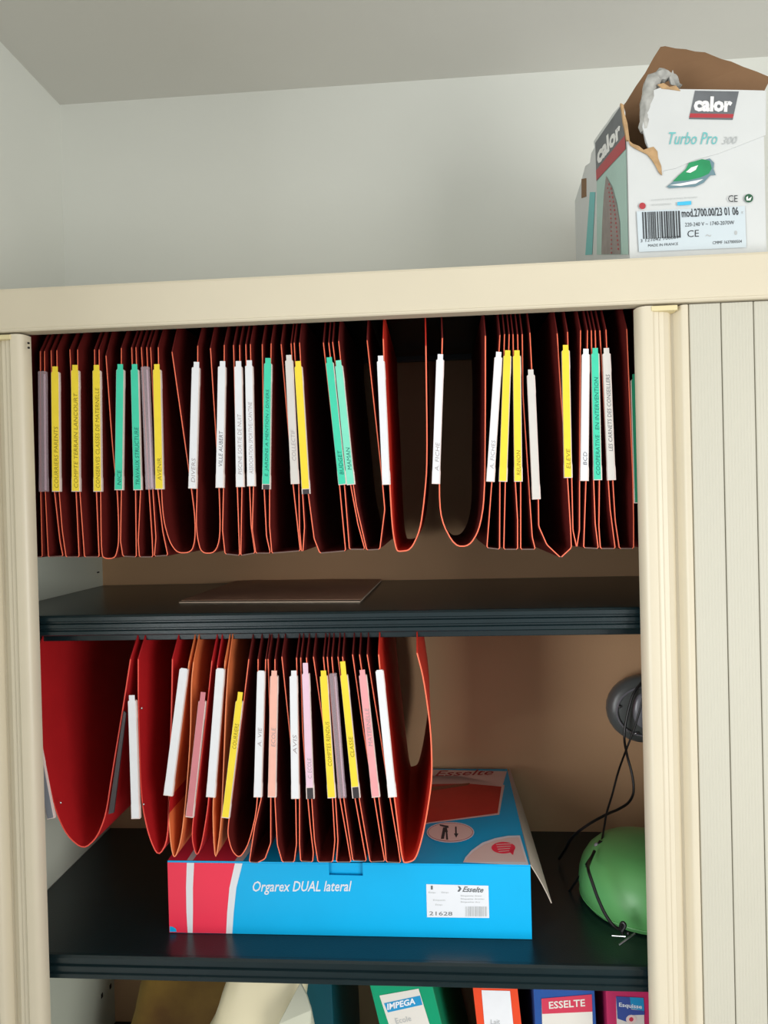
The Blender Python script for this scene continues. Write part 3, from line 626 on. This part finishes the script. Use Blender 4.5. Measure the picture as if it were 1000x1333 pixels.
# print on the side
def sq(x, y, d=.0006): return atX(x, y, sx-d)
def clampy(p): p.y = min(max(p.y, CY+.004), CYB-.001); return p
def spoly(name, pts, m, d, par):
    bm = B(); flat(bm, [clampy(sq(x, y, d)) for x, y in pts]); return link(name, bm, m, par, recalc=False)
spoly('pale_teal_print', ((818.5, 331), (816, 188), (777, 236), (777, 331.5)), 'cmint', .0006, ic)
spoly('pale_teal_print', ((771, 331.5), (775, 250), (768, 250), (762, 332)), 'cteal', .0006, ic)
sb = spoly('brand_plate', ((812, 160), (808, 138), (775, 186), (776.5, 236), (814, 192)), 'cgrey', .0010, ic)
spoly('red_bar', ((815.5, 192), (813.5, 176), (776, 222), (776.5, 235)), 'cred', .0013, sb)
bm = B(); text(bm, 'calor', (778, 216), (808.5, 178), (776.5, 193), lambda x, y: clampy(sq(x, y, .0015)), off=.05); link('brand_lettering', bm, 'cwhite', sb, recalc=False)
so = spoly('soleplate_print', ((789, 229), (797, 243), (803, 265), (807, 290), (808, 331), (783, 331), (784, 290), (786, 255)), 'csole', .0012, ic)
bm = B()
for k in range(16):
    t = k/15; x = 793+12*t**.6; y = 240+84*t
    flat(bm, [clampy(sq(*q, .0016)) for q in oval(x, y, .9, 1.6, 8)]); flat(bm, [clampy(sq(*q, .0016)) for q in oval(x-7*t-2, y+5, .8, 1.3, 8)])
link('steam_hole_print', bm, 'cred' , so, recalc=False)

# ---------------------------------------------------------------- green dome, gadget, cables
dc = at(838, 1165, .185); R_ = .098
g = empty('green_dome', (dc.x, .185, S2T), 'glossy light green plastic dome standing on the lower dark shelf', 'dome')
bm = B(); prof = [(0, 0), (.86, 0), (.93, .004), (.98, .02), (1., .045), (.985, .07), (.94, .095), (.85, .12), (.72, .14), (.55, .152), (.3, .161), (.1, .163), (0, .1632)]
N = 40; rings = []
hs = .093/.1632
for r0, z in prof:
    if r0 == 0: rings.append([bm.verts.new((dc.x, .185, S2T+.0005+z*hs))]*N)
    else: rings.append([bm.verts.new((dc.x+R_*.95*r0*cos(2*pi*k/N), .185+R_*r0*sin(2*pi*k/N), S2T+.0005+z*hs)) for k in range(N)])
for a, b in zip(rings, rings[1:]):
    for k in range(N):
        k2 = (k+1) % N; vs = []
        for v in (a[k], a[k2], b[k2], b[k]):
            if v not in vs: vs.append(v)
        if len(vs) > 2: bm.faces.new(vs)
link('shell', bm, 'dome', g, smooth=True)
ring = [(dc.x+R_*.93*cos(2*pi*k/40), .185+R_*.98*sin(2*pi*k/40), S2T+.010) for k in range(41)]
bm = B(); tube(bm, ring, .0012, 6, 1); link('rim_seam', bm, 'dome', g, smooth=True)

gc = at(838, 922, YB-.03)
gg = empty('hanging_gadget', tuple(gc), 'dark grey round plastic gadget hung against the cabinet back by its cable', 'gadget')
sc_ = .93+.38
k_ = (YB+.87)/FOC
link('body', ellipsoid(B(), gc, 47*k_, .022, 43*k_, pw=.6), 'gadget', gg, smooth=True)
def ringt(c, rx, rz, y, r, n=36): return tube(B(), [(c[0]+rx*cos(2*pi*k/n), y, c[2]+rz*sin(2*pi*k/n)) for k in range(n+1)], r, 6, 1)
link('bezel', ringt(gc, 37*k_, 31*k_, gc.y-.0205, .0018), 'gadget2', gg, smooth=True)
b2 = at(838, 925, gc.y-.02); link('lens', ellipsoid(B(), b2, 14*k_, .008, 22*k_), 'gadget2', gg, smooth=True)
b3 = at(807, 920, gc.y-.021); link('button', ellipsoid(B(), b3, 2.4*k_, .003, 2*k_, 10, 6), 'steel', gg, smooth=True)
b3 = at(829, 954, gc.y-.021); link('button', ellipsoid(B(), b3, 3.5*k_, .003, 1.6*k_, 10, 6), 'steel', gg, smooth=True)

def cable(pts, r, name, label):
    o = empty(name, tuple(at(*pts[-1])), label, 'cable'); link('cord', tube(B(), [at(*p) for p in pts], r, 8, 5), 'cable', o, smooth=True); return o
Yc = .30
c1 = cable([(846, 862, .36), (838, 884, .355), (824, 905, .35), (815, 940, .345), (813, 962, .34), (817, 985, .32), (823, 1008, .31), (825, 1030, .30), (819, 1044, .29), (806, 1053, .28), (790, 1060, .27), (765, 1074, .26), (745, 1090, .27), (736, 1106, .28), (728, 1118, .30)],
           .0021, 'looped_cable', 'black cable looping down from the gadget and trailing left')
bm = B(); q0 = at(838, 900, .345)
c2_ = cable([(845, 868, .33), (838, 905, .325), (827, 945, .32), (815, 977, .31), (805, 1005, .28), (797, 1035, .26), (790, 1058, .24), (787, 1075, .225), (783, 1096, .2), (777, 1108, .19), (767, 1124, .17), (752, 1145, .20), (737, 1166, .215)],
           .0017, 'straight_cable', 'thin black cable running down in front of the gadget to the shelf')
link('clip', ellipsoid(B(), at(777, 1101, .193), .004, .004, .005, 12, 8), 'gadget2', c2_, smooth=True)
link('sheath', tube(B(), [at(783, 1096, .197), at(777, 1108, .187), (at(765, 1127, .168))], .0042, 8, 3), 'cable', c2_, smooth=True)
c3 = cable([(774, 1108, .165), (767, 1124, .14), (766, 1132, .10), (771, 1148, .085), (778, 1168, .075), (787, 1188, .068), (797, 1203, .065), (806, 1209, .066), (812, 1206, .066), (813, 1202, .066)],
           .0023, 'dome_cord', 'black cord hanging over the front of the green dome with metal ends')
link('knot', tube(B(), [at(810, 1212, .063), at(814, 1205, .062), (at(811, 1201, .064)), at(808, 1206, .066), at(811, 1216, .066)], .0022, 8, 4), 'cable', c3, smooth=True)
link('prong', tube(B(), [at(797, 1218, .070), at(815, 1219, .062)], .0012, 8, 1), 'steel', c3, smooth=True)
link('prong', tube(B(), [at(806, 1230, .060), at(827, 1215, .066)], .0013, 8, 1), 'steel', c3, smooth=True)
link('prong_joint', ellipsoid(B(), at(818, 1215, .064), .003, .003, .0035, 10, 8), 'cable', c3, smooth=True)

# ---------------------------------------------------------------- binders and bags in the bottom compartment
def binder(pl_, pr_, lean, wdt, m, label, Y=.075, H=.322, D=.285):
    a = at(*pl_, Y); b = at(*pr_, Y); R3 = Matrix.Rotation(radians(-lean), 3, 'Y')
    # top centre seen under the shelf edge -> follow the lean down to the shelf
    tc = (a+b)/2; up = R3 @ Vector((0, 0, 1)); rt = R3 @ Vector((1, 0, 0))
    low = abs(rt.z)*wdt/2
    s = (tc.z-S3T-low-.0006)/up.z; base = tc-up*s; base.y = Y
    H = min(H, (S2B-.004-base.z-low)/up.z)
    r = empty('ring_binder', tuple(base), label, 'binder', 'binders standing on the bottom shelf', rot=R3)
    Mx = Matrix.Translation(base) @ R3.to_4x4()
    def lb(x0, x1, y0, y1, z0, z1, bev=0.):
        bm = box(B(), x0, x1, y0, y1, z0, z1, bev); bm.transform(Mx); return bm
    link('spine', lb(-wdt/2, wdt/2, 0, .0028, 0, H, .0008), m, r)
    for s_ in (-1, 1): link('cover_board', lb(*sorted((s_*wdt/2, s_*(wdt/2-.0028))), .003, D, 0, H, .0006), m, r)
    link('paper_block', lb(-wdt/2+.006, wdt/2-.010, .02, D-.02, .006, H-.02), 'bpaper', r)
    t = [Mx @ Vector((.012*cos(2*pi*k/24), -.0005, .06+.012*sin(2*pi*k/24))) for k in range(25)]
    link('finger_ring', tube(B(), t, .0016, 6, 1), 'steel', r, smooth=True)
    return r
Yb = .075
def dec(name, pts, m, par, d=.0006, Y=Yb):
    bm = B(); flat(bm, [at(x, y, Y-d) for x, y in pts]); return link(name, bm, m, par, recalc=False)
bw = lambda x, y: at(x, y, Yb-.0012)
g1 = binder((480, 1285), (566, 1287), 12.5, .084, 'gbind', 'green ring binder tilted to the left with a blue and white spine label')
d_ = dec('spine_label', ((494, 1296), (545, 1287), (563, 1345), (581, 1400), (534, 1415), (510, 1345)), 'bpaper', g1)
dec('blue_band', ((500, 1306), (547, 1296), (550, 1308), (505, 1318)), 'skyl', d_, .0009)
bm = B(); text(bm, 'IMPEGA', (504.5, 1315), (541, 1307), (502.5, 1307), bw, shear=.2, off=.03); link('label_lettering', bm, 'bwhite', d_, recalc=False)
bm = B(); text(bm, 'Ecole', (516, 1333), (536, 1329), (514, 1326), bw); link('handwriting', bm, 'cfade', d_, recalc=False)
g2_ = binder((614, 1288), (676, 1290), 5.0, .060, 'obind', 'orange-red ring binder with a blank white spine label')
d_ = dec('spine_label', ((627, 1289), (664, 1290), (672, 1370), (634, 1372)), 'white', g2_)
bm = B(); text(bm, 'Lait', (639, 1333.5), (651, 1333), (639, 1327), bw); link('handwriting', bm, 'cfade', d_, recalc=False)
g3 = binder((694, 1291), (775, 1293), 1.5, .081, 'lbind', 'blue ring binder with a crimson topped white spine label')
d_ = dec('spine_label', ((705, 1300), (770.5, 1294.5), (774, 1400), (708, 1402)), 'bpaper', g3)
dec('crimson_band', ((705, 1300), (770.5, 1294.5), (771.3, 1317), (706, 1320)), 'crim', d_, .0009)
bm = B(); text(bm, 'ESSELTE', (715, 1313.5), (762, 1310), (714.5, 1304), bw, off=.02); link('label_lettering', bm, 'bpaper', d_, recalc=False)
g4 = binder((790, 1292), (868, 1295), 1.0, .080, 'mbind', 'magenta ring binder against the right post with a blue spine label')
d_ = dec('spine_label', ((802, 1297), (838, 1299), (841, 1400), (805, 1400)), 'bpaper', g4)
dec('royal_blue_print', ((802, 1297), (820, 1298), (824, 1333), (804, 1326)), 'royal', d_, .0009); dec('sky_blue_print', ((820, 1298), (838, 1299), (839, 1316), (822, 1313)), 'skyl', d_, .0009)
dec('royal_blue_print', ((804, 1312), (839, 1316), (839.5, 1321), (805, 1322)), 'royal', d_, .0010)
bm = B(); text(bm, 'Esquisse', (806, 1312), (836, 1315), (806, 1305), bw, off=.02); link('label_lettering', bm, 'bwhite', d_, recalc=False)
dec('brown_print', tuple(oval(822, 1327, 7, 6, 12)), 'bpink', d_, .0012); dec('brown_print', tuple(oval(822, 1327, 3, 3, 8)), 'crim', d_, .0014)
g5 = binder((394, 1285), (432, 1286), 1.0, .042, 'tbind', 'narrow petrol blue binder standing behind the cream bag', Y=.125)

def bag(name, label, m, base, top, hw, hd, z1, seed, yr, amp=.006, lean=0.):
    """pillow shaped paper or plastic bag standing on the bottom shelf; narrows and creases to its top"""
    o = empty(name, (base, yr, S3T), label, 'bag'); bm = B(); n = 36; mm = 18; rows = []
    for j in range(mm+1):
        v = j/mm; z = S3T+.0006+(z1-S3T)*v; xc = base+(top-base)*v
        wx = hw[0]*(1-v)+hw[1]*v; wy = hd*(1-.8*v**2.2)
        row = []
        for i in range(n):
            a = 2*pi*i/n; ca, sa = cos(a), sin(a)
            x = xc+wx*math.copysign(abs(ca)**.6, ca); y = yr+wy*math.copysign(abs(sa)**.6, sa)+lean*v
            nz = noise.noise(Vector((x*22+seed, y*22, z*16)))+.5*abs(noise.noise(Vector((x*45, y*45+seed, z*30))))
            k = amp*nz*(.3+.7*v)*(1 if v > .02 else 0)
            row.append(bm.verts.new((x+ca*k, y+sa*k, z+(.010*noise.noise(Vector((x*15+seed, 3, 0))) if j == mm else 0))))
        rows.append(row)
    for a, b in zip(rows, rows[1:]):
        for i in range(n): bm.faces.new((a[i], a[(i+1) % n], b[(i+1) % n], b[i]))
    bm.faces.new(rows[0][::-1]); bm.faces.new(rows[-1])
    link('bag_body', bm, m, o, smooth=True); return o
pa, pb = at(135, 1333, .14), at(235, 1333, .14)
bag('paper_bag', 'mustard brown paper bag at the left of the bottom compartment', 'kbag', -.425, -.365, (.135, .10), .085, 1.047, 1., .275)
o = bag('plastic_bag', 'crumpled cream plastic bag with a pale film corner beside mustard bag', 'cbag', -.330, -.250, (.104, .052), .066, 1.05, 7., .118, .008)
flm = [at(x, y, .050+max(0, (1333-y)*.0007)) for x, y in ((391, 1280), (363, 1333), (352, 1400), (418, 1420), (411, 1345), (405, 1315), (399, 1296))]
link('film_corner', prism(B(), flm, (0, .004, 0)), 'wbag', o)
